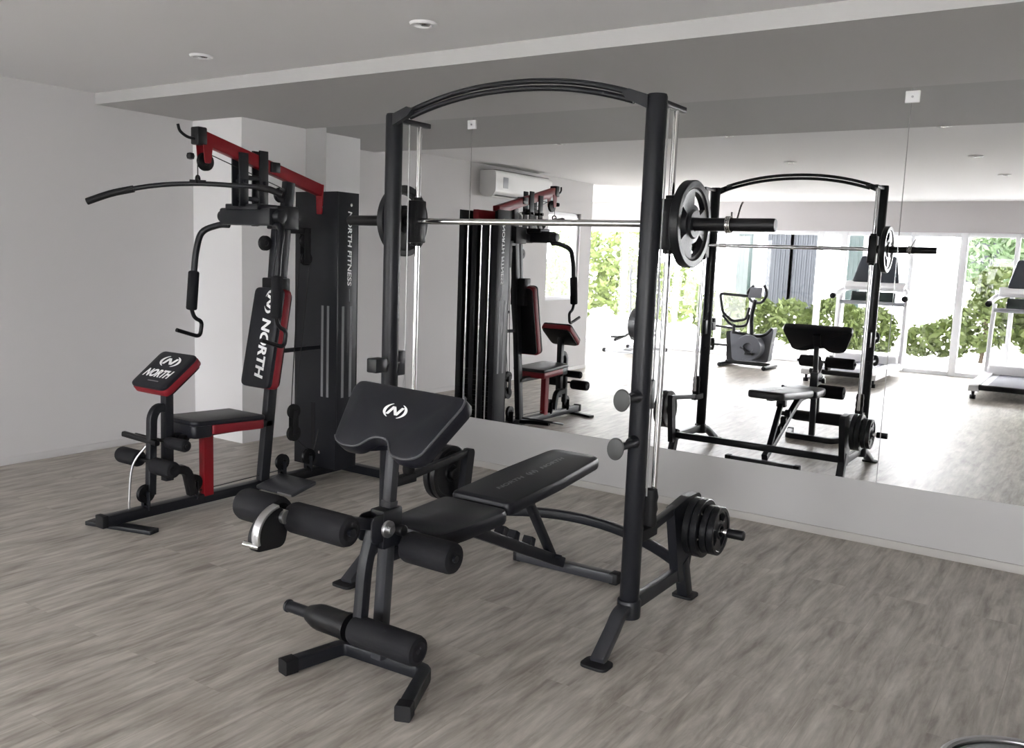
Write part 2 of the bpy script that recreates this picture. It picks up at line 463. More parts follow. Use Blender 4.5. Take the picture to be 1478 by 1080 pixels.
# ------------------------------------------------------------------ smith machine
SX = {1: -1.46, -1: -2.737}; SY = -1.95; XM = -2.0985; BZ = 1.637; BY = -1.79
def smith():
    t = thing('smith_machine', 'tall charcoal smith machine with arched top bar and chrome guide rods', 'smith machine', (XM, -1.8, 0))
    for s in (1, -1):
        x = SX[s]
        p = obj('post', lathe(B(), (x, SY, .115), (0, 0, 1), [(0, 0), (.036, 0), (.0385, .004), (.0385, 1.975), (.035, 1.985), (0, 1.985)], 28), 'steel', t)
        obj('collar', cyl(B(), (x, SY, .09), (x, SY, .165), .047, bev=.006), 'steel', p)
        # front leg kicks forward and down to its foot
        fl = B(); sweep(fl, smooth_path([(x, SY+.02, .135), (x, SY-.08, .125), (x+.01, SY-.16, .085), (x+.02, -2.235, .012)], 5), rect(.055, .04, .006), up=(0, 0, 1))
        fl = obj('front_leg', fl, 'steel2', t)
        obj('foot_plate', slab(B(), rpoly([(-.055, -.045), (.055, -.045), (.055, .045), (-.055, .045)], .03), (x+.02, -2.24, .012), (1, 0, 0), (0, 1, 0), .012, .002), 'rubber', fl)
        # rails to the rear leg
        obj('base_rail', bar(B(), (x, SY, .135), (x, -1.40, .135), .035, .055), 'steel', t)
        obj('upper_rail', bar(B(), (x, SY, .40), (x, -1.43 if s > 0 else -1.31, .458), .03, .035), 'steel', t)
        rl = B(); bar(rl, (x, -1.44, .19), (x, -1.375, .012), .05, .06)
        rl = obj('rear_leg', rl, 'steel', t)
        obj('foot_plate', slab(B(), rpoly([(-.05, -.05), (.05, -.05), (.05, .05), (-.05, .05)], .025), (x, -1.37, .012), (1, 0, 0), (0, 1, 0), .012, .002), 'rubber', rl)
        gp = rpoly([(-1.60, .455), (-1.50, .10), (-1.40, .10), (-1.30, .455), (-1.33, .475), (-1.45, .478)], .012)
        if s < 0: gp = rpoly([(-1.345, .455), (-1.40, .10), (-1.34, .10), (-1.285, .455), (-1.295, .475), (-1.335, .475)], .010)
        g = B(); slab(g, gp, (x-.02, 0, 0), (0, 1, 0), (0, 0, 1), -.04, 0)
        obj('gusset_plate', g, 'steel', t)
        # storage peg
        py, pz, pl_ = (-1.45, .355, .265) if s > 0 else (-1.40, .350, -.17)
        pg = B(); cyl(pg, (x+s*.015, py, pz), (x+pl_, py, pz), .0135, bev=.003)
        cyl(pg, (x+s*.018, py, pz), (x+s*.04, py, pz), .03, bev=.003)
        pg = obj('storage_peg', pg, 'chrome' if s > 0 else 'black', t)
        if s > 0: obj('peg_sleeve', cyl(B(), (x+.205, py, pz), (x+pl_+.012, py, pz), .021, bev=.003), 'black', pg)
        # top bracket, hanger for the rods
        tb = B(); slab(tb, [(a*s, b) for a, b in ((-.02, 2.045), (-.105, 2.083), (-.13, 2.108), (-.10, 2.122), (-.02, 2.095))][::s], (x, SY-.012, 0), (1, 0, 0), (0, 0, 1), -.026, .0)
        for q in ((-.095, 2.10), (-.06, 2.085)): cyl(tb, (x+s*q[0], SY-.022, q[1]), (x+s*q[0], SY+.022, q[1]), .008, n=12)
        obj('top_bracket', tb, 'steel', t)
        hg = B(); bar(hg, (x, SY, 2.078), (x, -1.712, 2.078), .03, .022)
        obj('rod_hanger', hg, 'steel', t)
        obj('guide_rod', cyl(B(), (x, -1.775, .46), (x, -1.775, 2.07), .0125, n=20), 'chrome', t)
        obj('lift_cable', cyl(B(), (x, -1.845, .56), (x, -1.845, 2.07), .0035, n=10), 'cablegrey', t)
        bs = B(); lathe(bs, (x, -1.80, .43), (0, 0, 1), [(0, 0), (.026, 0), (.03, .02), (.026, .05), (.03, .07), (.026, .10), (.03, .12), (.024, .15), (0, .155)], 20)
        box(bs, (x-.02, SY, .385), (x+.02, -1.76, .43), .004)
        obj('bump_stop', bs, 'rubber', t)
        # two bar catches: long pins through the post
        for z, y in ((.98, -2.125), (.803, -2.155)):
            if s < 0: y = -2.045
            ct = B(); cyl(ct, (x+.01, y+.01, z), (x+.01, SY+.045, z), .014, bev=.003)
            cyl(ct, (x, SY-.034, z), (x, SY-.075, z), .026, .019, bev=.004)
            if z > .9: box(ct, (x-.018, SY+.03, z-.06), (x+.022, SY+.085, z+.055), .006)
            if s < 0 and z > .9: box(ct, (x-.03, -2.075, z-.035), (x+.03, -2.0, z+.03), .006)
            ct = obj('bar_catch', ct, 'steel', t)
            if s < 0:
                continue
            d = B(); e = slab(d, [(a*.031, b*.042) for a, b in circ(1, 28)], (x+.01, y-.006, z), (1, .35, 0), (0, 0, 1), .018, .004)
            obj('end_disc', d, 'greydisc', ct, 'grey end disc')
    # arch: two parallel round tubes
    for dz in (.011, -.016):
        pts = []
        for k in range(25):
            u = -1+2*k/24; pts.append((XM+u*.545, SY, 2.098+dz+.080*(1-abs(u)**2.15)))
        obj('arch_tube', tube(B(), pts, .0115, 14), 'steel', t)
    # rear beam bowed towards the mirror
    pts = []
    for k in range(21):
        u = -1+2*k/20; pts.append((XM+u*.632, -1.42+.21*(1-u*u), .15+.045*(1-u*u)))
    obj('rear_beam', sweep(B(), pts, rect(.035, .05, .012, 3)), 'steel', t)
    # barbell riding on the rods
    bb = obj('barbell', cyl(B(), (SX[-1]+.0, BY, BZ), (SX[1], BY, BZ), .0135, n=24), 'chrome', t)
    for s in (1, -1):
        x = SX[s]
        sl = B(); lathe(sl, (x+s*.03, BY, BZ), (s, 0, 0), [(0, 0), (.03, 0), (.03, .02), (.0245, .022), (.0245, .387), (.022, .392), (0, .392)], 26)
        obj('sleeve', sl, 'black', bb)
        cg = B(); box(cg, (x-.028, BY-.032, BZ-.10), (x+.028, BY+.045, BZ+.095), .006)
        cyl(cg, (x, -1.775, BZ-.115), (x, -1.775, BZ+.11), .022, bev=.003)
        obj('carriage', cg, 'black', bb)
    return t
smith()

def plates():
    def plate(x, y, z, R, th, holes, rot, lab, grp):
        return single('weight_plate', grip_plate(B(), (x, y, z), (1, 0, 0), R, th, holes, rot), 'iron', lab, 'weight plate', grp, (x, y, z-R), 30)
    xr, xl = SX[1], SX[-1]
    plate(xr+.093, BY, BZ, .166, .036, 3, .55, 'large black tri-grip weight plate on the near end of the smith bar', 'plates on the smith bar')
    plate(xr+.062, BY, BZ, .082, .022, 0, 0, 'small black weight plate between the near post and the large tri-grip plate', 'plates on the smith bar')
    plate(xl-.075, BY, BZ, .166, .036, 3, .9, 'large black tri-grip plate on the far end of the smith bar, by the gym tower', 'plates on the smith bar')
    g = 'plates stored on the rear pegs'
    plate(xr+.062, -1.45, .355, .128, .030, 3, .3, 'largest black plate on the near storage peg, against the frame', g)
    plate(xr+.096, -1.45, .355, .128, .030, 3, 1.2, 'second black plate from the frame on the near storage peg', g)
    plate(xr+.130, -1.45, .355, .105, .028, 3, .1, 'third black plate from the frame on the near storage peg', g)
    plate(xr+.162, -1.45, .355, .105, .028, 3, .8, 'outermost black plate on the near storage peg, beside the peg tip', g)
    plate(xl-.060, -1.40, .350, .145, .034, 0, 0, 'black plate on the far storage peg, its round face seen below the preacher pad', g)
    plate(xl-.104, -1.40, .350, .145, .034, 3, .4, 'black grip plate on the far storage peg, tucked behind the round one', g)
    # spring collar on the near sleeve
    c = B(); x0 = SX[1]+.235
    pts = [(x0+.022*k/60, BY+.029*math.cos(k*2*PI/20), BZ+.029*math.sin(k*2*PI/20)) for k in range(61)]
    tube(c, pts, .0035, 8)
    tube(c, [pts[-1], (x0+.03, BY+.035, BZ+.03), (x0+.045, BY+.02, BZ+.07), (x0+.06, BY+.0, BZ+.085)], .0035, 8, smooth=5)
    tube(c, [pts[0], (x0, BY+.05, BZ-.01), (x0-.005, BY+.065, BZ+.05)], .0035, 8, smooth=5)
    single('spring_collar', c, 'chrome', 'chrome spring collar clipped on the near end of the smith bar', 'collar', None, (x0, BY, BZ-.03))
plates()

# ------------------------------------------------------------------ preacher / utility bench
XB = -2.04
def bench():
    t = thing('weight_bench', 'black adjustable weight bench with preacher curl pad and leg rollers', 'bench', (XB, -2.3, 0))
    sq = rect(.048, .048, .006)
    fb = B(); rtube(fb, [(XB-.245, -2.985, .027), (XB-.195, -2.735, .027), (XB+.175, -2.715, .027), (XB+.295, -2.975, .027)], .03, .025, prof=sq, seg=3)
    fb = obj('front_base', fb, 'steel', t)
    for p, q in (((XB-.245, -2.985, .027), (XB-.237, -2.945, .027)), ((XB+.295, -2.975, .027), (XB+.280, -2.94, .027))):
        obj('end_cap', bar(B(), V(p)+(V(p)-V(q))*.2, q, .054, .054, .006), 'rubber', fb)
    up = B(); bar(up, (XB, -2.765, .05), (XB, -2.725, .62), .05, .045, .01, up=(0, 1, 0)); up = obj('upright', up, 'steel2', t)
    obj('preacher_post', bar(B(), (XB, -2.728, .58), (XB, -2.705, .85), .04, .038, .008, up=(0, 1, 0)), 'steel2', t)
    obj('seat_collar', box(B(), (XB-.034, -2.79, .46), (XB+.034, -2.69, .60), .008), 'steel', t)
    kn = B(); cyl(kn, (XB+.03, -2.74, .53), (XB+.055, -2.74, .53), .008); cyl(kn, (XB+.055, -2.74, .53), (XB+.085, -2.74, .53), .02, bev=.005)
    obj('adjust_knob', kn, 'black', t)
    # preacher pad: sloped, wide at the top, notched at the bottom edge
    o = V((-2.028, -2.640, 1.018)); u = V((1, -.11, 0)).normalized(); v = V((0, .168, .193)); v = (v-u*v.dot(u)).normalized()
    L = .268
    out = [(-.272, -.006), (-.285, -.04), (-.222, -L+.01), (-.165, -L-.012), (-.085, -L-.006), (-.035, -L+.048), (.045, -L+.048), (.085, -L-.006), (.165, -L-.012), (.222, -L+.01), (.285, -.04), (.272, -.006), (.245, 0), (-.245, 0)]
    pd = obj('preacher_pad', slab(B(), rpoly(out, .03), o, u, v, .062, .016), 'vinyl', t)
    edge = [o+u*(a*.985)+v*(b+.006) for a, b in rpoly(out, .03)[14:-14]]
    n_ = u.cross(v).normalized(); obj('piping', tube(B(), [p-n_*.004 for p in edge], .0042, 8), 'piping', pd, 'light grey piping along the lower edge')
    n = u.cross(v)
    obj('badge', logo(B(), o+v*(-.105)+u*.0, u, v, .118, .062), 'print_white', pd, 'white round N badge')
    obj('pad_bracket', bar(B(), o+v*-.19-n*.075, o+v*-.05-n*.075, .06, .025), 'steel', t)
    # seat
    so = rpoly([(-.13, -.42), (.13, -.42), (.155, -.30), (.165, 0), (-.165, 0), (-.155, -.30)], .05)
    st = obj('seat', slab(B(), so, (XB, -2.195, .505), (1, 0, 0), (0, 1, .03), .062, .018), 'vinyl', t)
    # back pad slopes slightly up toward the mirror
    bo = rpoly([(-.15, 0), (.15, 0), (.155, .40), (.135, .80), (-.135, .80), (-.155, .40)], [.04, .04, .05, .06, .06, .05])
    bu, bv = V((1, 0, 0)), V((0, 1, .075)).normalized(); b0 = V((XB+.0, -2.185, .518))
    bp = obj('back_pad', slab(B(), bo, b0, bu, bv, .058, .016), 'vinyl', t)
    pr = B(); d = bv
    logo(pr, b0+bv*.40, V((0, 1, .075)), V((-1, 0, 0)), .07, .045)
    obj('badge', pr, 'print_grey', bp, 'faint grey N badge')
    for k in (-1, 1):
        tx = B(); text_into(tx, 'NORTH', b0+bv*(.40+k*.17), bv, V((-1, 0, 0)), .026, lift=.002, width=.20)
        obj('lettering', tx, 'print_grey', bp, 'faint grey lettering along the back pad')
    # frame
    sp = B(); rtube(sp, [(XB, -2.74, .425), (XB, -2.30, .425), (XB, -1.50, .062)], .08, .02, prof=rect(.045, .05, .006), seg=4)
    sp = obj('spine', sp, 'steel', t)
    for y, z in ((-2.02, .315), (-1.93, .274), (-1.80, .215)):
        tb = B(); slab(tb, rpoly([(-.022, -.02), (.03, -.02), (.024, .03), (-.012, .036)], .006), (XB-.02, y, z+.012), (0, 1, -.42), (0, 0, 1), -.04, .002)
        obj('ladder_notch', tb, 'steel', t)
    rf = B(); bar(rf, (XB-.262, -1.46, .027), (XB+.262, -1.445, .027), .048, .048, .006); rf = obj('rear_foot', rf, 'steel2', t)
    for s in (-1, 1): obj('end_cap', box(B(), (XB+s*.262-.022, -1.483+.007*(s+1), .0), (XB+s*.262+.022, -1.425+.007*(s+1), .054), .006), 'rubber', rf)
    ss = B(); bar(ss, (XB, -1.83, .455), (XB, -1.585, .115), .04, .03); cyl(ss, (XB-.05, -1.585, .118), (XB+.05, -1.585, .118), .010)
    ss = obj('support_strut', ss, 'steel', t)
    bf = B(); bar(bf, (XB, -2.16, .455), (XB, -1.52, .505), .045, .028); box(bf, (XB-.035, -1.86, .41), (XB+.035, -1.80, .475), .005)
    obj('back_frame', bf, 'steel', t)
    # fixed knee rollers
    kr = B(); cyl(kr, (XB-.26, -2.68, .452), (XB+.27, -2.68, .452), .0125); cyl(kr, (XB-.265, -2.68, .452), (XB-.245, -2.68, .452), .020, bev=.004)
    kr = obj('knee_roller_bar', kr, 'steel', t)
    obj('foam_roller', foam_roll(B(), (XB+.045, -2.68, .452), (XB+.265, -2.68, .452), .056), 'foam', kr)
    # swinging leg lever
    lv = B(); rtube(lv, [(XB, -2.80, .545), (XB, -2.845, .42), (XB, -2.87, .17)], .05, .02, prof=rect(.042, .042, .008), seg=4)
    for s in (-1, 1): slab(lv, rpoly([(-.06, -.05), (.06, -.05), (.06, .05), (-.06, .05)], .03), (XB+s*.03, -2.785, .54), (0, 1, 0), (0, 0, 1), .008, .002)
    lv = obj('leg_lever', lv, 'steel', t)
    hw = B(); cyl(hw, (XB-.07, -2.785, .54), (XB+.07, -2.785, .54), .014); wheel(hw, (XB+.05, -2.785, .54), (1, 0, 0), .03, .012)
    obj('pivot_bolt', hw, 'brushed', lv)
    lr = B(); cyl(lr, (XB-.345, -2.875, .19), (XB+.27, -2.875, .19), .021, bev=.004); cyl(lr, (XB-.352, -2.875, .19), (XB-.340, -2.875, .19), .024, bev=.003)
    lr = obj('ankle_roller_bar', lr, 'steel', t)
    obj('bar_tip', cyl(B(), (XB-.356, -2.875, .19), (XB-.350, -2.875, .19), .015), 'brushed', lr)
    lf = B(); lathe(lf, (XB-.235, -2.875, .19), (1, 0, 0), [(0, 0), (.030, 0), (.044, .04), (.047, .06), (.047, .17), (.050, .18), (.050, .20), (0, .20)], 26)
    obj('roller_hub', lf, 'black', lr)
    obj('foam_roller', foam_roll(B(), (XB-.02, -2.875, .19), (XB+.275, -2.875, .19), .052), 'foam', lr)
    # raised front rollers on a link arm
    la = B(); bar(la, (XB, -2.80, .55), (XB-.065, -3.15, .648), .035, .04, .008); la = obj('link_arm', la, 'steel', t)
    fr = obj('front_roller_bar', cyl(B(), (XB-.28, -3.15, .653), (XB+.235, -3.15, .653), .0125), 'steel', t)
    obj('foam_roller', foam_roll(B(), (XB-.030, -3.15, .653), (XB+.225, -3.15, .653), .049), 'foam', fr)
    obj('foam_roller', foam_roll(B(), (XB-.260, -3.15, .653), (XB-.075, -3.15, .653), .053), 'foam', fr)
    cm = B(); slab(cm, rpoly([(-.075, -.055), (.045, -.062), (.062, .02), (.03, .075), (-.04, .06), (-.08, .0)], .03), (XB-.015, -3.235, .630), (0, 1, 0), (0, 0, 1), .03, .004)
    cm = obj('cam_plate', cm, 'black', t)
    arc = []
    for k in range(13):
        a = math.radians(100+k*95/12); arc.append((XB-.010, -3.215+.095*math.cos(a), .625+.085*math.sin(a)))
    obj('cam_rim', sweep(B(), arc, rect(.030, .010, .003)), 'brushed', cm, 'bright curved metal rim')
    obj('pull_pin', cyl(B(), (XB-.05, -3.325, .605), (XB-.010, -3.30, .595), .009, bev=.002), 'chrome', cm)
    obj('pivot_cap', cyl(B(), (XB-.045, -3.195, .665), (XB-.002, -3.195, .665), .022, bev=.004), 'brushed', cm)
bench()

# ------------------------------------------------------------------ home gym
GX = -4.21
def gym():
    t = thing('home_gym', 'black and red multi-station home gym with weight tower, seat and lat pulldown arm', 'home gym', (GX, -1.5, 0))
    # base
    bs = obj('base_beam', bar(B(), (GX-.01, -2.47, .05), (GX, -.70, .05), .06, .055), 'steel', t)
    obj('end_cap', box(B(), (GX-.045, -2.50, .018), (GX+.025, -2.465, .085), .006), 'rubber', bs)
    obj('front_foot', slab(B(), rpoly([(-.16, -.035), (.26, -.035), (.26, .035), (-.16, .035)], .008), (GX-.02, -2.41, .022), (1, .28, 0), (-.28, 1, 0), .022, .003), 'steel', t)
    obj('rear_foot', bar(B(), (GX-.42, -.70, .03), (GX+.44, -.70, .03), .055, .055), 'steel', t)
    # weight tower: shroud of folded panels, rods and stack inside
    x0, x1, y0, y1, z1 = -4.435, -4.055, -.975, -.785, 1.852
    sh = B()
    box(sh, (x0, y0, .075), (x1, y0+.012, z1), .003); box(sh, (x1-.012, y0+.012, .075), (x1, y1, z1), .003)
    box(sh, (x0, y0+.012, .075), (x0+.012, y1, z1), .003); box(sh, (x0, y0, z1-.085), (x1, y1, z1-.078), .003)
    sh = obj('tower_shroud', sh, 'steel', t)
    # grey stripes printed on the lower half of both seen panels
    for i, (a, w) in enumerate(((.105, .018), (.165, .016), (.245, .020), (.295, .020))):
        m = 'print_grey'
        if i >= 2: obj('stripe', flat(B(), [(a, .545), (a+w, .545), (a+w, 1.135), (a, 1.135)], (x0, y0, 0), (1, 0, 0), (0, 0, 1)), m, sh, 'grey vertical stripe')
    for a in (.045, .115):
        obj('stripe', flat(B(), [(a, .545), (a+.022, .545), (a+.022, 1.135), (a, 1.135)], (x1, y0, 0), (0, 1, 0), (0, 0, 1)), 'print_grey', sh, 'grey vertical stripe')
    tx = B(); text_into(tx, 'NORTH FITNESS', (x1, y0+.108, 1.50), (0, 0, -1), (0, 1, 0), .036, shear=.1, bold=.02, lift=.002, width=.47)
    obj('lettering', tx, 'print_white', sh, 'white lettering running down the side panel')
    lg = B(); box(lg, (x1+.001, y0+.106, 1.165), (x1+.0016, y0+.114, 1.245)); obj('underline', lg, 'print_grey', sh)
    for p in ((x0+.245, y0, 1.755), (x1, y0+.115, 1.775), (x0+.24, y0, .175)): 
        bl = B()
        if p[0] == x1: cyl(bl, (x1, p[1], p[2]), (x1+.006, p[1], p[2]), .010, n=14)
        else: cyl(bl, (p[0], y0, p[2]), (p[0], y0-.006, p[2]), .010, n=14)
        obj('bolt_head', bl, 'chrome', sh)
    slot = B(); box(slot, (x0+.16, y0-.002, .16), (x0+.195, y0-.0005, .50)); obj('slot', slot, 'black', sh, 'black selector slot')
    bk = B()
    for x in (x0, x0+.13, x1-.15, x1-.045): box(bk, (x, y1-.014, .09), (x+.045, y1-.002, z1-.09), .003)
    obj('rear_panels', bk, 'steel', t)
    for x in (x0+.07, x0+.205, x1-.09): obj('stack_rod', cyl(B(), (x, y1-.03, .09), (x, y1-.03, z1-.08), .011, n=14), 'chrome', t)
    wk = B()
    for k in range(11): box(wk, (x0+.03, y0+.03, .10+k*.042), (x1-.03, y1-.045, .138+k*.042), .004)
    obj('weight_stack', wk, 'black', t)
    # mast leaning back
    obj('mast', bar(B(), (GX, -1.435, .075), (GX, -1.235, 1.885), .05, .065, .005, up=(0, 1, 0)), 'steel', t)
    # red top boom: level over the tower, then rising forward
    bm_ = B(); rtube(bm_, [(GX, -.978, 1.858), (GX, -1.865, 2.075)], .06, .02, prof=rect(.05, .072, .005), seg=4)
    bm_ = obj('top_boom', bm_, 'red', t, 'red top boom')
    obj('boom_flange', slab(B(), rpoly([(-.035, .055), (.035, .055), (.022, -.13), (-.022, -.13)], .01), (GX, -.985, 1.84), (1, 0, 0), (0, 0, 1), .010, .002), 'red', bm_)
    obj('rear_boom', bar(B(), (GX, -.93, 1.812), (GX, -.70, 1.812), .05, .070), 'red', t, 'red boom end behind the tower')
    hk = B(); box(hk, (GX-.034, -1.905, 2.03), (GX+.034, -1.845, 2.125), .008); obj('boom_cap', hk, 'black', bm_)
    hk = B(); tube(hk, [(GX, -1.90, 2.06), (GX, -1.95, 2.065), (GX-.005, -1.99, 2.09), (GX-.01, -2.0, 2.125)], .008, 10, smooth=4); obj('hook', hk, 'black', bm_)
    pl = B()
    for s in (-1, 1): slab(pl, rpoly([(-.03, 0), (.035, 0), (.02, -.11), (-.02, -.11)], .01), (GX+s*.03, -1.84, 2.045), (0, 1, 0), (0, 0, 1), .005, 0)
    pl = obj('pulley_bracket', pl, 'red', bm_)
    wheel_c = (GX, -1.835, 1.945)
    obj('front_pulley', wheel(B(), wheel_c, (1, 0, 0), .05, .024), 'black', t)
    obj('pulley_stop', lathe(B(), (GX, -1.93, 1.945), (0, 0, 1), [(0, 0), (.018, .005), (.022, .02), (.018, .035), (0, .04)], 16), 'black', t)
    gl = B()
    for z in (1.775,): box(gl, (GX-.035, -1.40, 1.93), (GX+.035, -1.33, 1.99), .004)
    obj('boom_clamp', gl, 'steel', t)
    # hanger plates and press head
    hp = B()
    for y, za, zb in ((-1.60, 1.72, 2.02), (-1.455, 1.72, 2.045)):
        for s in (-1, 1): box(hp, (GX+s*.031-.006, y-.032, za), (GX+s*.031+.006, y+.032, zb), .003)
        cyl(hp, (GX-.06, y, za+.14), (GX+.06, y, za+.14), .012)
    for z in (1.765, 1.885): box(hp, (GX-.03, -1.60, z-.012), (GX+.03, -1.455, z+.012), .003)
    obj('hanger', hp, 'steel', t)
    ph = B(); box(ph, (GX-.22, -1.575, 1.615), (GX+.22, -1.455, 1.712), .012)
    cyl(ph, (GX-.265, -1.52, 1.665), (GX+.265, -1.52, 1.665), .036, bev=.006)
    box(ph, (GX-.14, -1.595, 1.70), (GX+.14, -1.44, 1.735), .006)
    ph = obj('press_head', ph, 'steel', t)
    for s in (-1, 1):
        ax = GX+s*.36
        am = B(); tube(am, [(GX+s*.20, -1.52, 1.615), (GX+s*.27, -1.545, 1.61), (ax-s*.015, -1.60, 1.565), (ax, -1.63, 1.46), (ax+s*.005, -1.645, 1.33)], .019, 16, smooth=6)
        am = obj('press_arm', am, 'steel', t)
        obj('grip', foam_roll(B(), (ax+s*.005, -1.645, 1.335), (ax+s*.012, -1.66, 1.10), .032), 'foam', am)
        hd = B(); rtube(hd, [(ax+s*.012, -1.66, 1.11), (ax+s*.012, -1.64, 1.05), (ax+s*.012, -1.585, 1.03), (ax+s*.012, -1.60, .935), (ax+s*.012, -1.67, .955), (ax+s*.012, -1.765, .985)], .035, .012, 12, seg=5)
        obj('hook_handle', hd, 'black', am)
    # braces from the head to the mast and rear blocks
    br = B(); bar(br, (GX, -1.50, 1.64), (GX, -1.30, 1.68), .06, .06); box(br, (GX-.055, -1.36, 1.60), (GX+.055, -1.20, 1.74), .008)
    bar(br, (GX, -1.33, 1.62), (GX, -1.36, 1.28), .05, .04, up=(0, 1, 0))
    obj('mast_block', br, 'steel', t)
    for nm, c, R in (('upper_pulley', (GX+.0, -1.30, 1.805), .045), ('arm_pulley', (GX-.02, -1.40, 1.515), .045), ('cable_pulley', (GX+.03, -1.12, 1.43), .042), ('cable_pulley', (GX+.03, -1.13, 1.54), .042)):
        obj(nm, wheel(B(), c, (1, 0, 0), R, .024), 'black', t)
    ph2 = B()
    for s in (-1, 1): box(ph2, (GX+.03+s*.02-.003, -1.15, 1.40), (GX+.03+s*.02+.003, -1.10, 1.62), .002)
    bar(ph2, (GX, -1.24, 1.60), (GX+.03, -1.10, 1.60), .05, .04); obj('pulley_link', ph2, 'black', t)
    # backrest
    pu = V((1, 0, 0)); pv = V((0, .115, .60)).normalized(); pn = pu.cross(pv); po = V((GX+.035, -1.535, .665))
    bo = rpoly([(-.125, 0), (.125, 0), (.12, .60), (-.12, .60)], .04)
    bp = obj('backrest', slab(B(), bo, po+pn*.0, pu, pv, .035, .012), 'vinyl', t)
    obj('backrest_trim', slab(B(), rpoly([(-.126, -.002), (.126, -.002), (.121, .602), (-.121, .602)], .04), po-pn*.028, pu, pv, .055, .010), 'redvinyl', bp, 'red side of the backrest')
    obj('back_board', slab(B(), rpoly([(-.118, .01), (.118, .01), (.112, .59), (-.112, .59)], .04), po-pn*.083, pu, pv, .012, .003), 'black', bp)
    tx = B(); text_into(tx, 'NORTH', po+pv*.235+pu*.03, -pv, pu, .075, shear=.18, bold=.035, lift=.002, width=.36); obj('lettering', tx, 'print_white', bp, 'white lettering down the backrest')
    obj('badge', logo(B(), po+pv*.515+pu*.03, -pv, pu, .14, .085), 'print_white', bp, 'white round N badge')
    hb = B(); box(hb, (GX-.05, -1.40, 1.08), (GX+.09, -1.30, 1.31), .008); obj('head_block', hb, 'black', t)
    obj('rear_strut', bar(B(), (GX, -1.345, .86), (GX, -.97, .865), .02, .026), 'steel', t)
    # seat
    so = rpoly([(-.15, 0), (.15, 0), (.165, .48), (-.165, .48)], [.05, .05, .02, .02])
    st = obj('seat', slab(B(), so, (GX, -2.03, .535), (1, 0, 0), (0, 1, -.04), .030, .01), 'vinyl', t)
    obj('seat_trim', slab(B(), rpoly([(-.149, .12), (.152, .12), (.163, .475), (-.163, .475)], .02), (GX, -2.03, .508), (1, 0, 0), (0, 1, -.04), .055, .010), 'redvinyl', st, 'red side of the seat')
    obj('seat_nose', slab(B(), rpoly([(-.135, .005), (.135, .005), (.145, .13), (-.145, .13)], .03), (GX, -2.03, .508), (1, 0, 0), (0, 1, 0), .075, .012), 'vinyl', st)
    obj('seat_leg', bar(B(), (GX, -1.845, .065), (GX, -1.845, .455), .05, .065, .005, up=(0, 1, 0)), 'red', t, 'red square seat leg')
    obj('seat_support', bar(B(), (GX, -2.06, .435), (GX, -1.38, .425), .05, .04), 'steel', t)
    # leg station at the front
    fp = B(); bar(fp, (GX, -2.10, .20), (GX, -2.095, .75), .05, .05, .005, up=(0, 1, 0)); fp = obj('front_post', fp, 'steel', t)
    cu, cv = V((1, 0, 0)), V((0, .20, .155)).normalized(); cn = cu.cross(cv); co = V((GX, -2.225, .735))
    cp = obj('curl_pad', slab(B(), rpoly([(-.15, 0), (.15, 0), (.155, .27), (-.155, .27)], .04), co+cn*.0, cu, cv, .025, .010), 'vinyl', t)
    obj('curl_trim', slab(B(), rpoly([(-.151, -.002), (.151, -.002), (.156, .272), (-.156, .272)], .04), co-cn*.016, cu, cv, .045, .010), 'redvinyl', cp, 'red side of the curl pad')
    obj('back_board', slab(B(), rpoly([(-.14, .01), (.14, .01), (.145, .26), (-.145, .26)], .04), co-cn*.060, cu, cv, .012, .003), 'black', cp)
    obj('badge', logo(B(), co+cv*.195, cu, cv, .165, .085), 'print_white', cp, 'white round N badge')
    tx = B(); text_into(tx, 'NORTH', co+cv*.100, cu, cv, .058, shear=.25, bold=.035, lift=.002, width=.225); obj('lettering', tx, 'print_white', cp, 'white lettering on the curl pad')
    ul = B(); flat(ul, [(-.03, .042), (.06, .042), (.06, .048), (-.03, .048)], co, cu, cv); obj('underline', ul, 'print_grey', cp)
    cpz = B(); bar(cpz, (GX, -2.10, .70), (GX, -2.10, .775), .045, .06, up=(0, 1, 0)); obj('pad_post', cpz, 'steel', t)
    lv = B(); rtube(lv, [(GX, -2.10, .60), (GX, -2.155, .615), (GX, -2.19, .57), (GX, -2.205, .14)], .03, .02, prof=rect(.045, .045, .008), seg=4)
    lv = obj('leg_lever', lv, 'steel', t)
    for nm, y, z, r, a0, a1 in (('upper_roller_bar', -2.13, .425, .010, -.24, .22), ('lower_roller_bar', -2.225, .33, .010, -.24, .24)):
        rb = obj(nm, cyl(B(), (GX+a0, y, z), (GX+a1, y, z), r), 'black', t)
        if 'upper' in nm: obj('foam_roller', foam_roll(B(), (GX+.05, y, z), (GX+.215, y, z), .033), 'foam', rb)
    rb = [o for o in t.children if o.name.startswith('lower_roller_bar')][0]
    obj('foam_roller', foam_roll(B(), (GX-.24, -2.225, .33), (GX-.06, -2.225, .33), .045), 'foam', rb)
    obj('foam_roller', foam_roll(B(), (GX+.06, -2.225, .315), (GX+.24, -2.225, .315), .045), 'foam', rb)
    hb = B(); bar(hb, (GX-.22, -2.215, .445), (GX+.06, -2.20, .43), .03, .03, .008); obj('cross_handle', hb, 'black', t)
    kb = B(); cyl(kb, (GX+.025, -2.03, .43), (GX+.075, -2.03, .43), .022, bev=.006); obj('pull_knob', kb, 'black', t)
    ll = B(); rtube(ll, [(GX+.02, -2.14, .255), (GX+.03, -2.0, .255), (GX+.03, -1.965, .10)], .05, .02, prof=rect(.05, .05, .01), seg=4); obj('lever_stop', ll, 'black', t)
    for y in (-2.235, -1.93, -1.28, -1.06): obj('low_pulley', wheel(B(), (GX+.0, y, .15 if y < -1.5 else .16), (1, 0, 0), .05, .026), 'black', t)
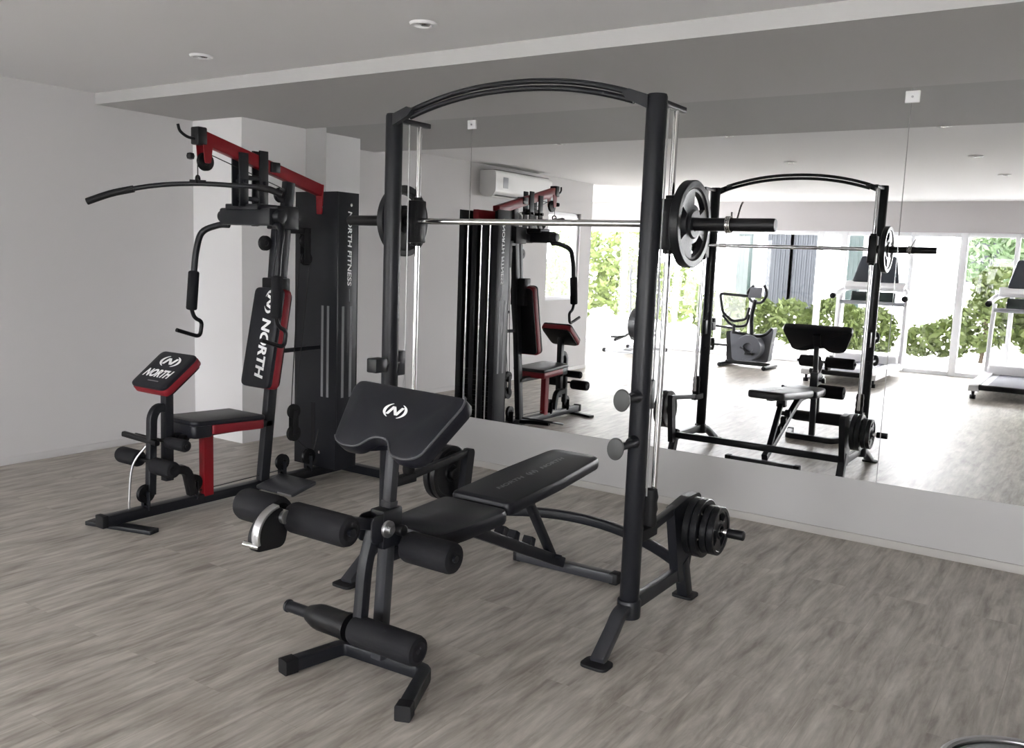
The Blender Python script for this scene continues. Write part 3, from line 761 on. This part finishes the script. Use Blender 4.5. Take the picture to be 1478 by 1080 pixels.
    for y in (-2.235, -1.93, -1.28, -1.06):
        pb = B(); rtube(pb, [(GX-.019, y, .165), (GX-.019, y, .078), (GX+.019, y, .078), (GX+.019, y, .165)], .006, .01, prof=rect(.04, .006, .001), seg=3, up=(0, 1, 0))
        obj('pulley_fork', pb, 'steel', t)
    fpz = B(); slab(fpz, rpoly([(-.16, -.10), (.16, -.10), (.16, .10), (-.16, .10)], .02), (GX+.23, -1.455, .095), (1, 0, .0), (0, 1, .22), .018, .004)
    fpz = obj('foot_plate', fpz, 'steel2', t, 'flat grey foot plate beside the base')
    obj('plate_edge', bar(B(), (GX+.27, -1.556, .066), (GX+.385, -1.556, .066), .006, .012, .002), 'brushed', fpz, 'bright metal front edge')
    obj('foot_plate_arm', bar(B(), (GX, -1.42, .06), (GX+.30, -1.45, .07), .04, .03), 'steel', t)
    # cables and the floating double pulley
    cb = B()
    for pts in (((GX, -1.885, 1.945), (GX, -1.885, 1.835)), ((GX, -1.835, 1.995), (GX, -1.30, 1.85)), ((GX, -1.26, 1.80), (GX, -1.16, 1.58)),
                ((GX+.02, -1.075, 1.43), (GX+.02, -1.19, .52)), ((GX+.02, -1.165, 1.43), (GX+.02, -1.225, .52)), ((GX+.02, -1.19, .30), (GX, -1.06, .20)),
                ((GX, -1.28, .11), (GX, -1.93, .10)), ((GX, -1.04, .11), (GX, -.95, .4))):
        tube(cb, pts, .003, 8)
    obj('cable', cb, 'cable', t)
    fpul = B()
    wheel(fpul, (GX+.02, -1.205, .475), (1, 0, 0), .046, .026); wheel(fpul, (GX+.02, -1.205, .335), (1, 0, 0), .05, .026)
    for s in (-1, 1): box(fpul, (GX+.02+s*.02-.003, -1.225, .33), (GX+.02+s*.02+.003, -1.185, .48), .001)
    obj('floating_pulley', fpul, 'rubber', t)
    ck = B(); tube(ck, [(GX-.02, -2.20, .42), (GX-.06, -2.27, .30), (GX-.02, -2.32, .12), (GX, -2.33, .085)], .006, 10, smooth=6); obj('chain', ck, 'brushed', t, 'pale steel chain from the leg lever')
    # lat bar hanging from the front pulley
    c = V((GX, -1.885, 1.83)); a = V((-4.64, -2.27, 1.700)); b = V((-3.905, -1.56, 1.785))
    lb = B(); tube(lb, [a, a+(c-a)*.28+V((0, 0, .022)), a+(c-a)*.62+V((0, 0, .022)), c-V((0, 0, .008)), c+(b-c)*.4+V((0, 0, .010)), b+(c-b)*.28+V((0, 0, .02)), b], .0135, 14, smooth=6)
    L = thing('lat_bar', 'long curved black lat pulldown bar hanging from the red boom', 'pulldown bar', (GX, -1.885, 1.83))
    obj('bar', lb, 'steel', L)
    for p, q in ((a, a+(c-a)*.42+V((0, 0, .024))), (b, b+(c-b)*.3+V((0, 0, .02)))):
        m_ = (p+q)/2+V((0, 0, .008)); g = B(); tube(g, [p, m_, q], .019, 14, smooth=5); obj('hand_grip', g, 'rubber', L)
    cl = B(); ring(cl, c+V((0, 0, .015)), (1, .5, 0), .020, .006, 20, 8); cyl(cl, c+V((-.03, -.03, .004)), c+V((.03, .03, .004)), .009, n=10); obj('swivel_ring', cl, 'black', L)
gym()

# ------------------------------------------------------------------ cardio machines behind the camera, seen in the mirror
def treadmill():
    cx, y0, y1 = -2.83, -6.78, -8.62
    t = thing('treadmill', 'white treadmill behind the near smith post reflection, seen from its deck end', 'treadmill', (cx, y0, 0), 'treadmills facing the windows')
    d = B(); box(d, (cx-.36, -8.3, .14), (cx+.36, y0-.04, .175), .01); d = obj('deck', d, 'tread_grey', t)
    obj('running_belt', box(B(), (cx-.27, -8.28, .172), (cx+.27, y0-.03, .182), .004), 'belt', d)
    for s in (-1, 1):
        rail = B(); slab(rail, rpoly([(y0, .10), (-8.35, .10), (-8.35, .20), (y0-.15, .20), (y0, .165)], .02), (cx+s*.41-.06*(s > 0)*0+(-.055), 0, 0), (0, 1, 0), (0, 0, 1), -.11, .0)
        obj('side_rail', rail, 'tread_white', t)
        ft = B(); cyl(ft, (cx+s*.42, y0-.10, 0), (cx+s*.42, y0-.10, .05), .035, bev=.006); cyl(ft, (cx+s*.42, y0-.10, .04), (cx+s*.42, y0-.10, .12), .018)
        obj('foot', ft, 'black', t)
        up = B(); sweep(up, smooth_path([(cx+s*.45, -8.40, .10), (cx+s*.45, -8.43, .6), (cx+s*.44, -8.48, 1.10)], 5), rect(.05, .09, .012, 3), up=(0, 1, 0)); obj('upright', up, 'tread_white', t)
        hr = B(); tube(hr, [(cx+s*.30, -8.62, 1.24), (cx+s*.42, -8.52, 1.20), (cx+s*.47, -8.36, 1.14), (cx+s*.48, -8.16, 1.11)], .038, 14, smooth=5); hr = obj('handrail', hr, 'tread_white', t)
        obj('rail_tip', cyl(B(), (cx+s*.48, -8.17, 1.111), (cx+s*.48, -8.11, 1.105), .042, bev=.01), 'black', hr)
    mh = B(); box(mh, (cx-.43, -8.80, .06), (cx+.43, -8.25, .30), .04, 3); obj('motor_hood', mh, 'tread_white', t)
    er = B(); cyl(er, (cx-.36, y0-.03, .15), (cx+.36, y0-.03, .15), .035, bev=.006); obj('rear_roller', er, 'black', t)
    cs = B(); slab(cs, rpoly([(-.40, -.02), (.40, -.02), (.42, .14), (-.42, .14)], .04), (cx, -8.47, 1.20), (1, 0, 0), (0, -.75, .45), .07, .015); cs = obj('console_shelf', cs, 'tread_white', t)
    for s in (-1, 1): obj('cup_holder', slab(B(), rpoly([(-.06, .02), (.06, .02), (.06, .09), (-.06, .09)], .03), (cx+s*.30, -8.47+.001, 1.202), (1, 0, 0), (0, -.75, .45), .01, .0), 'black', cs)
    ds = B(); slab(ds, rpoly([(-.32, 0), (.32, 0), (.24, .40), (-.24, .40)], .04), (cx, -8.56, 1.30), (1, 0, 0), (0, -.35, 1), .05, .012); obj('display', ds, 'screen', t)
    cb = B(); cyl(cb, (cx-.44, -8.42, 1.02), (cx+.44, -8.42, 1.02), .028); obj('grip_bar', cb, 'tread_grey', t)
    bx = B(); slab(bx, rpoly([(-.30, 0), (.30, 0), (.30, .16), (-.30, .16)], .02), (cx, -8.46, 1.02), (1, 0, 0), (0, -.2, 1), .04, .008); obj('lower_console', bx, 'teal', t)
    dup(t, (cx+1.985, y0, 0), 'white treadmill at the right end, its dark running belt seen in the mirror', 'treadmills facing the windows')
treadmill()

def bike():
    c = V((-4.42, -7.75, 0))
    t = thing('exercise_bike', 'grey and black exercise bike with looped handlebars by the windows', 'exercise bike', tuple(c))
    def P(x, y, z): return c+V((x, y, z))
    sh = B(); slab(sh, rpoly([(-.20, .08), (.34, .08), (.40, .62), (.26, .50), (-.05, .46), (-.26, .52)], .05), P(0, -.08, 0), (1, 0, 0), (0, 0, 1), -.16, .0); obj('body_shroud', sh, 'bike_grey', t)
    dk = B(); slab(dk, rpoly([(-.30, .06), (-.17, .06), (-.20, .52), (-.33, .50)], .03), P(0, -.12, 0), (1, 0, 0), (0, 0, 1), -.24, 0); obj('side_cover', dk, 'black', t)
    fw = B(); wheel(fw, P(.1, .02, .30), (0, 1, 0), .19, .20); obj('flywheel', fw, 'bike_grey', t)
    for x in (-.26, .40): obj('foot_bar', cyl(B(), P(x, -.28, .035), P(x, .28, .035), .032, bev=.006), 'black', t)
    obj('base_beam', bar(B(), P(-.26, 0, .06), P(.40, 0, .06), .06, .05), 'black', t)
    for s in (-1, 1):
        ck = B(); bar(ck, P(-.02, s*.11, .30), P(.02+s*.12, s*.11, .22), .02, .03); box(ck, P(.02+s*.12-.06, s*.16-.05, .20), P(.02+s*.12+.06, s*.16+.05, .235), .01); obj('crank', ck, 'black', t)
    obj('mast', rtube(B(), [P(.10, 0, .48), P(.08, 0, .75), P(.12, 0, 1.0)], .05, .03, 14), 'black', t)
    hb = B(); tube(hb, [P(.02, -.2, 1.20), P(-.06, -.18, 1.10), P(.02, -.1, .98), P(.14, 0, .96), P(.26, .1, .98), P(.34, .18, 1.10), P(.30, .2, 1.22)], .020, 12, smooth=6); obj('handlebar', hb, 'black', t)
    lp = B(); rtube(lp, [P(.10, 0, 1.04), P(-.42, 0, 1.06), P(-.36, 0, .78), P(-.20, 0, .66), P(.0, 0, .70), P(.04, 0, .88)], .05, .020, 12); obj('seat_frame', lp, 'black', t)
    l2 = B(); tube(l2, [P(-.36, 0, .74), P(-.20, 0, .60), P(.0, 0, .62), P(.04, 0, .78)], .018, 12, smooth=6); bar(l2, P(-.17, 0, .62), P(-.17, 0, .48), .04, .04, up=(0, 1, 0)); obj('seat_carriage', l2, 'black', t)
    lo = B(); tube(lo, [P(-.17, 0, .50), P(.15, 0, .47), P(.30, 0, .50), P(.40, 0, .60)], .022, 12, smooth=5); obj('frame_tube', lo, 'black', t)
    cs = B(); slab(cs, rpoly([(-.10, 0), (.10, 0), (.09, .16), (-.09, .16)], .02), P(.12, .02, 1.02), (1, 0, 0), (0, -.4, 1), .03, .006); obj('console', cs, 'bike_grey', t)
    rw = B()
    for z in (.60, .30): lathe(rw, P(-.52, .0, z-.09), (0, 0, 1), [(0, 0), (.05, .0), (.06, .04), (.06, .14), (.05, .18), (0, .18)], 16)
    bar(rw, P(-.50, 0, .58), P(-.17, 0, .56), .03, .03); bar(rw, P(-.50, 0, .30), P(-.25, 0, .30), .03, .03); obj('pedal_pods', rw, 'black', t)
bike()

def elliptical():
    c = V((-6.40, -8.15, 0))
    t = thing('elliptical_trainer', 'slim grey elliptical trainer standing beyond the left wall, by the glass', 'elliptical trainer', tuple(c))
    def P(x, y, z): return c+V((x, y, z))
    for y in (.40, -.45):
        fb = obj('foot_bar', cyl(B(), P(-.33, y, .05), P(.36, y, .05), .022, bev=.004), 'tread_grey', t)
        for s in (-.33, .36): obj('end_cap', lathe(B(), P(s-.03, y, .05), (1, 0, 0), [(0, 0), (.03, .006), (.036, .03), (.03, .054), (0, .06)], 16), 'black', fb)
    obj('base_beam', bar(B(), P(0, .40, .07), P(0, -.45, .07), .05, .05), 'tread_grey', t)
    cv = B(); lathe(cv, P(-.09, -.15, .46), (1, 0, 0), [(0, 0), (.25, 0), (.27, .02), (.27, .16), (.25, .18), (0, .18)], 30); obj('wheel_cover', cv, 'black', t)
    obj('mast', rtube(B(), [P(0, -.40, .08), P(0, -.36, .9), P(0, -.25, 1.35)], .1, .03, 14), 'tread_grey', t)
    for s in (-1, 1):
        a = B(); rtube(a, [P(s*.24, -.28, .34), P(s*.26, -.32, .85), P(s*.26, -.26, 1.25), P(s*.16, -.10, 1.42)], .08, .018, 12); obj('swing_arm', a, 'tread_grey', t)
        p = B(); bar(p, P(s*.22, -.34, .30), P(s*.18, .34, .22), .04, .04); box(p, P(s*.18-.07, .05, .25), P(s*.18+.07, .38, .29), .015); obj('pedal_arm', p, 'black', t)
    cs = B(); slab(cs, rpoly([(-.12, 0), (.12, 0), (.10, .18), (-.10, .18)], .03), P(0, -.24, 1.34), (1, 0, 0), (0, -.4, 1), .04, .008); obj('console', cs, 'tread_grey', t)
elliptical()

# ------------------------------------------------------------------ wall and ceiling fittings
def fittings():
    y0, y1, z0, z1, x1 = -4.30, -3.12, 2.14, 2.43, XL+.22
    t = thing('air_conditioner', 'white wall-mounted air conditioner high on the left wall', 'air conditioner', (XL, -3.7, z0))
    b = B(); slab(b, rpoly([(XL+.002, z0+.05), (XL+.06, z0), (x1-.05, z0), (x1, z0+.06), (x1, z1-.03), (x1-.03, z1), (XL+.002, z1)], .02), (0, y1, 0), (1, 0, 0), (0, 0, 1), 0-(y1-y0), .0)
    obj('casing', b, 'ac', t)
    obj('intake_grille', box(B(), (XL+.02, y0+.03, z1-.001), (x1-.03, y1-.03, z1+.008), .003), 'acgrey', t)
    obj('louvre', box(B(), (x1-.065, y0+.04, z0+.008), (x1-.008, y1-.04, z0+.02), .003), 'acgrey', t)
    obj('display_panel', box(B(), (x1-.002, y1-.24, z0+.10), (x1+.003, y1-.14, z0+.22), .002), 'tread_grey', t)
    labs = [((-4.19, -1.87), 'small white downlight in the ceiling above the home gym, nearest the left wall'),
            ((-2.65, -1.87), 'small white downlight in the ceiling in front of the bulkhead, above the smith machine'),
            ((-1.09, -1.87), 'small white downlight seen in the mirror just right of the tall seam'),
            ((-2.72, -3.78), 'small white downlight seen in the mirror above the reflected arch of the smith machine'),
            ((-1.10, -3.72), 'small white downlight seen in the mirror below and right of another near the seam'),
            ((-1.03, -5.40), 'small white downlight seen in the mirror nearest the bright ceiling edge at the right')]
    for (x, y), lab in labs:
        t = thing('downlight', lab, 'downlight', (x, y, ZC), 'recessed downlights')
        r = B(); lathe(r, (x, y, ZC-.001), (0, 0, -1), [(.038, 0), (.062, 0), (.062, .004), (.056, .012), (.044, .012), (.036, .002)], 28); obj('trim_ring', r, 'print_white', t)
        l = B(); lathe(l, (x+.01, y+.004, ZC-.001), (0, 0, -1), [(0, .016), (.018, .014), (.028, .006), (.03, 0), (0, 0)], 20); obj('lamp', l, 'chrome', t)
fittings()
# machine part just entering the frame at the lower right
def corner():
    c = V((-.035, -2.305, 0))
    t = thing('step_platform', 'dark grey rounded fitness step with pale rim at the lower right corner', 'step', tuple(c))
    obj('base', cyl(B(), c, c+V((0, 0, .085)), .285, .265, 48, .012), 'tread_grey', t)
    obj('rim', ring(B(), c+V((0, 0, .092)), (0, 0, 1), .24, .014, 48, 10), 'brushed', t)
    obj('top_pad', cyl(B(), c+V((0, 0, .08)), c+V((0, 0, .10)), .225, .22, 48, .008), 'black', t)
corner()

# ------------------------------------------------------------------ outside
def leaf_cloud(bm, blobs, n, size, seed):
    rnd = random.Random(seed); tot = sum(b[3]*b[3] for b in blobs)
    for cx, cy, cz, r in blobs:
        for _ in range(int(n*r*r/tot)):
            z = rnd.uniform(-1, 1); a = rnd.uniform(0, 2*PI); k = (1-z*z)**.5; rr = r*rnd.uniform(.72, 1.05)
            p = V((cx+k*math.cos(a)*rr, cy+k*math.sin(a)*rr, cz+z*rr))
            if p.z < .02: continue
            d = V((rnd.uniform(-1, 1), rnd.uniform(-1, 1), rnd.uniform(-.8, .6))).normalized(); s = size*rnd.uniform(.6, 1.3)
            x, y, _ = basis(d); x = d*s; y = y*s*.36
            vs = [bm.verts.new(p+q) for q in (-x, -x*.1+y, x, -x*.1-y)]
            bm.faces.new(vs)
    return bm
def outside():
    struct('added_sky_shade', box(B(), (XE-.3, YW-3.4, ZC+.10), (XR+.2, YW-.15, ZC+.25)), 'facade')  # unseen slab added to cut high sky light on the floor by the windows
    g = struct('ground_terrace', box(B(), (-26, -40, -.14), (14, YW-.2, -.02)), 'concrete')
    g2 = struct('ground_side', box(B(), (-26, YW-.2, -.14), (XE-.3, 1, -.02)), 'concrete')
    def shrub(lab, blobs, n, size, seed, m, trunk):
        x, y = blobs[0][:2]
        t = thing('garden_shrub', lab, 'shrub', (x, y, 0), 'garden plants outside the windows')
        obj('foliage', leaf_cloud(B(), blobs, n, size, seed), m, t)
        obj('stem', tube(B(), [(x, y, -.03), (x+.04, y, trunk*.5), (x, y+.03, trunk)], .035, 10, smooth=4), 'bark', t)
    def row(x0, x1, y, z, r, seed):
        rnd = random.Random(seed); k = max(2, int((x1-x0)/(r*1.1))); return [(x0+(x1-x0)*i/(k-1), y+rnd.uniform(-.2, .2), z+rnd.uniform(-.12, .15)*r, r*rnd.uniform(.8, 1.15)) for i in range(k)]
    shrub('low yellow-green hedge outside the glass behind the exercise bike', row(-6.6, -3.6, -12.3, .42, .48, 1), 5200, .085, 1, 'leaf1', .5)
    shrub('bushy green shrub outside the window beside the treadmill at the right end', row(-1.75, 1.2, -12.2, .55, .55, 2)+[(-2.3, -12.3, .35, .36), (-2.75, -12.3, .25, .30)]+[(-1.5, -12.2, 1.15, .5), (-.8, -12.2, 1.05, .5)], 5200, .095, 2, 'leaf1', .9)
    shrub('tall leafy tree outside the right-hand window, above the shrub', [(-1.2, -14.9, 2.3, .8), (-.5, -14.9, 2.6, .85), (-1.9, -15.0, 1.9, .7), (.4, -15.0, 2.3, .85)], 4200, .10, 3, 'leaf2', 2.0)
    shrub('pale green bushes outside the glass behind the elliptical trainer', row(-12.6, -8.2, -13.4, .9, .75, 4)+[(-10.8, -13.8, 1.9, .6), (-9.4, -13.8, 1.7, .6)], 5200, .11, 4, 'leaf1', 1.0)
    shrub('green garden bushes seen through the small window in the left wall', [(-13.8, -9.6, .3, .7), (-13.2, -11.2, .35, .75), (-14.0, -10.4, .3, .6)], 1800, .16, 5, 'leaf2', 1.0)
    # neighbouring building
    y = -17.0
    t = thing('neighbour_building', 'white building with dark blue-grey curtained windows across the terrace', 'building', (-4, y, 0))
    w = B(); box(w, (-8.2, y-.5, -.05), (-4.6, y, 2.75)); box(w, (-3.0, y-.5, -.05), (-1.5, y, 2.75)); obj('facade', w, 'facade', t)
    for x0, x1, z0, z1, m in ((-7.95, -7.50, .5, 2.3, 'teal'), (-7.20, -6.62, .4, 2.3, 'curtain'), (-6.56, -5.98, .4, 2.3, 'curtain'), (-5.40, -4.92, .4, 2.3, 'teal'), (-2.78, -2.30, 1.3, 2.25, 'curtain'), (-2.24, -1.80, 1.3, 2.25, 'curtain')):
        f = B()
        for a, b in (((x0-.06, z0-.06), (x0, z1+.06)), ((x1, z0-.06), (x1+.06, z1+.06)), ((x0, z1), (x1, z1+.06)), ((x0, z0-.06), (x1, z0))): box(f, (a[0], y, a[1]), (b[0], y+.05, b[1]))
        f = obj('window_frame', f, 'frame', t)
        c = B(); n = 10
        box(c, (x0, y-.02, z0), (x1, y+.006, z1))
        for k in range(n):
            xa = x0+(x1-x0)*k/n; xb = x0+(x1-x0)*(k+1)/n
            box(c, (xa, y-.01, z0), (xb-.012, y+.012+.012*(k % 2), z1))
        obj('curtain', c, m, f)
outside()

# ------------------------------------------------------------------ light
def lights():
    w = bpy.data.worlds.new('sky'); bpy.context.scene.world = w; w.use_nodes = True
    nt = w.node_tree; bg = nt.nodes['Background']
    bg.inputs['Color'].default_value = (.985, .975, 1.0, 1); bg.inputs['Strength'].default_value = 7.0
    def portal(name, loc, rot, sx, sy):
        l = bpy.data.lights.new(name, 'AREA'); l.shape = 'RECTANGLE'; l.size = sx; l.size_y = sy; l.cycles.is_portal = True
        o = bpy.data.objects.new(name, l); C.objects.link(o); o.location = loc; o.rotation_euler = rot
    portal('window_daylight', ((XE+XR)/2, YW-.10, 1.03), (PI/2, 0, 0), XR-XE, 2.06)
    portal('return_daylight', ((XE+XL)/2, YE+.08, 1.25), (-PI/2, 0, 0), XL-XE, 2.5)
lights()

s = bpy.context.scene
s.view_settings.view_transform = 'Standard'; s.view_settings.look = 'None'; s.view_settings.gamma = 1
s.view_settings.use_curve_mapping = False; s.view_settings.exposure = 2.08
s.cycles.max_bounces = 12; s.cycles.diffuse_bounces = 6; s.cycles.glossy_bounces = 6; s.cycles.transparent_max_bounces = 16
s.cycles.sample_clamp_indirect = 6.0
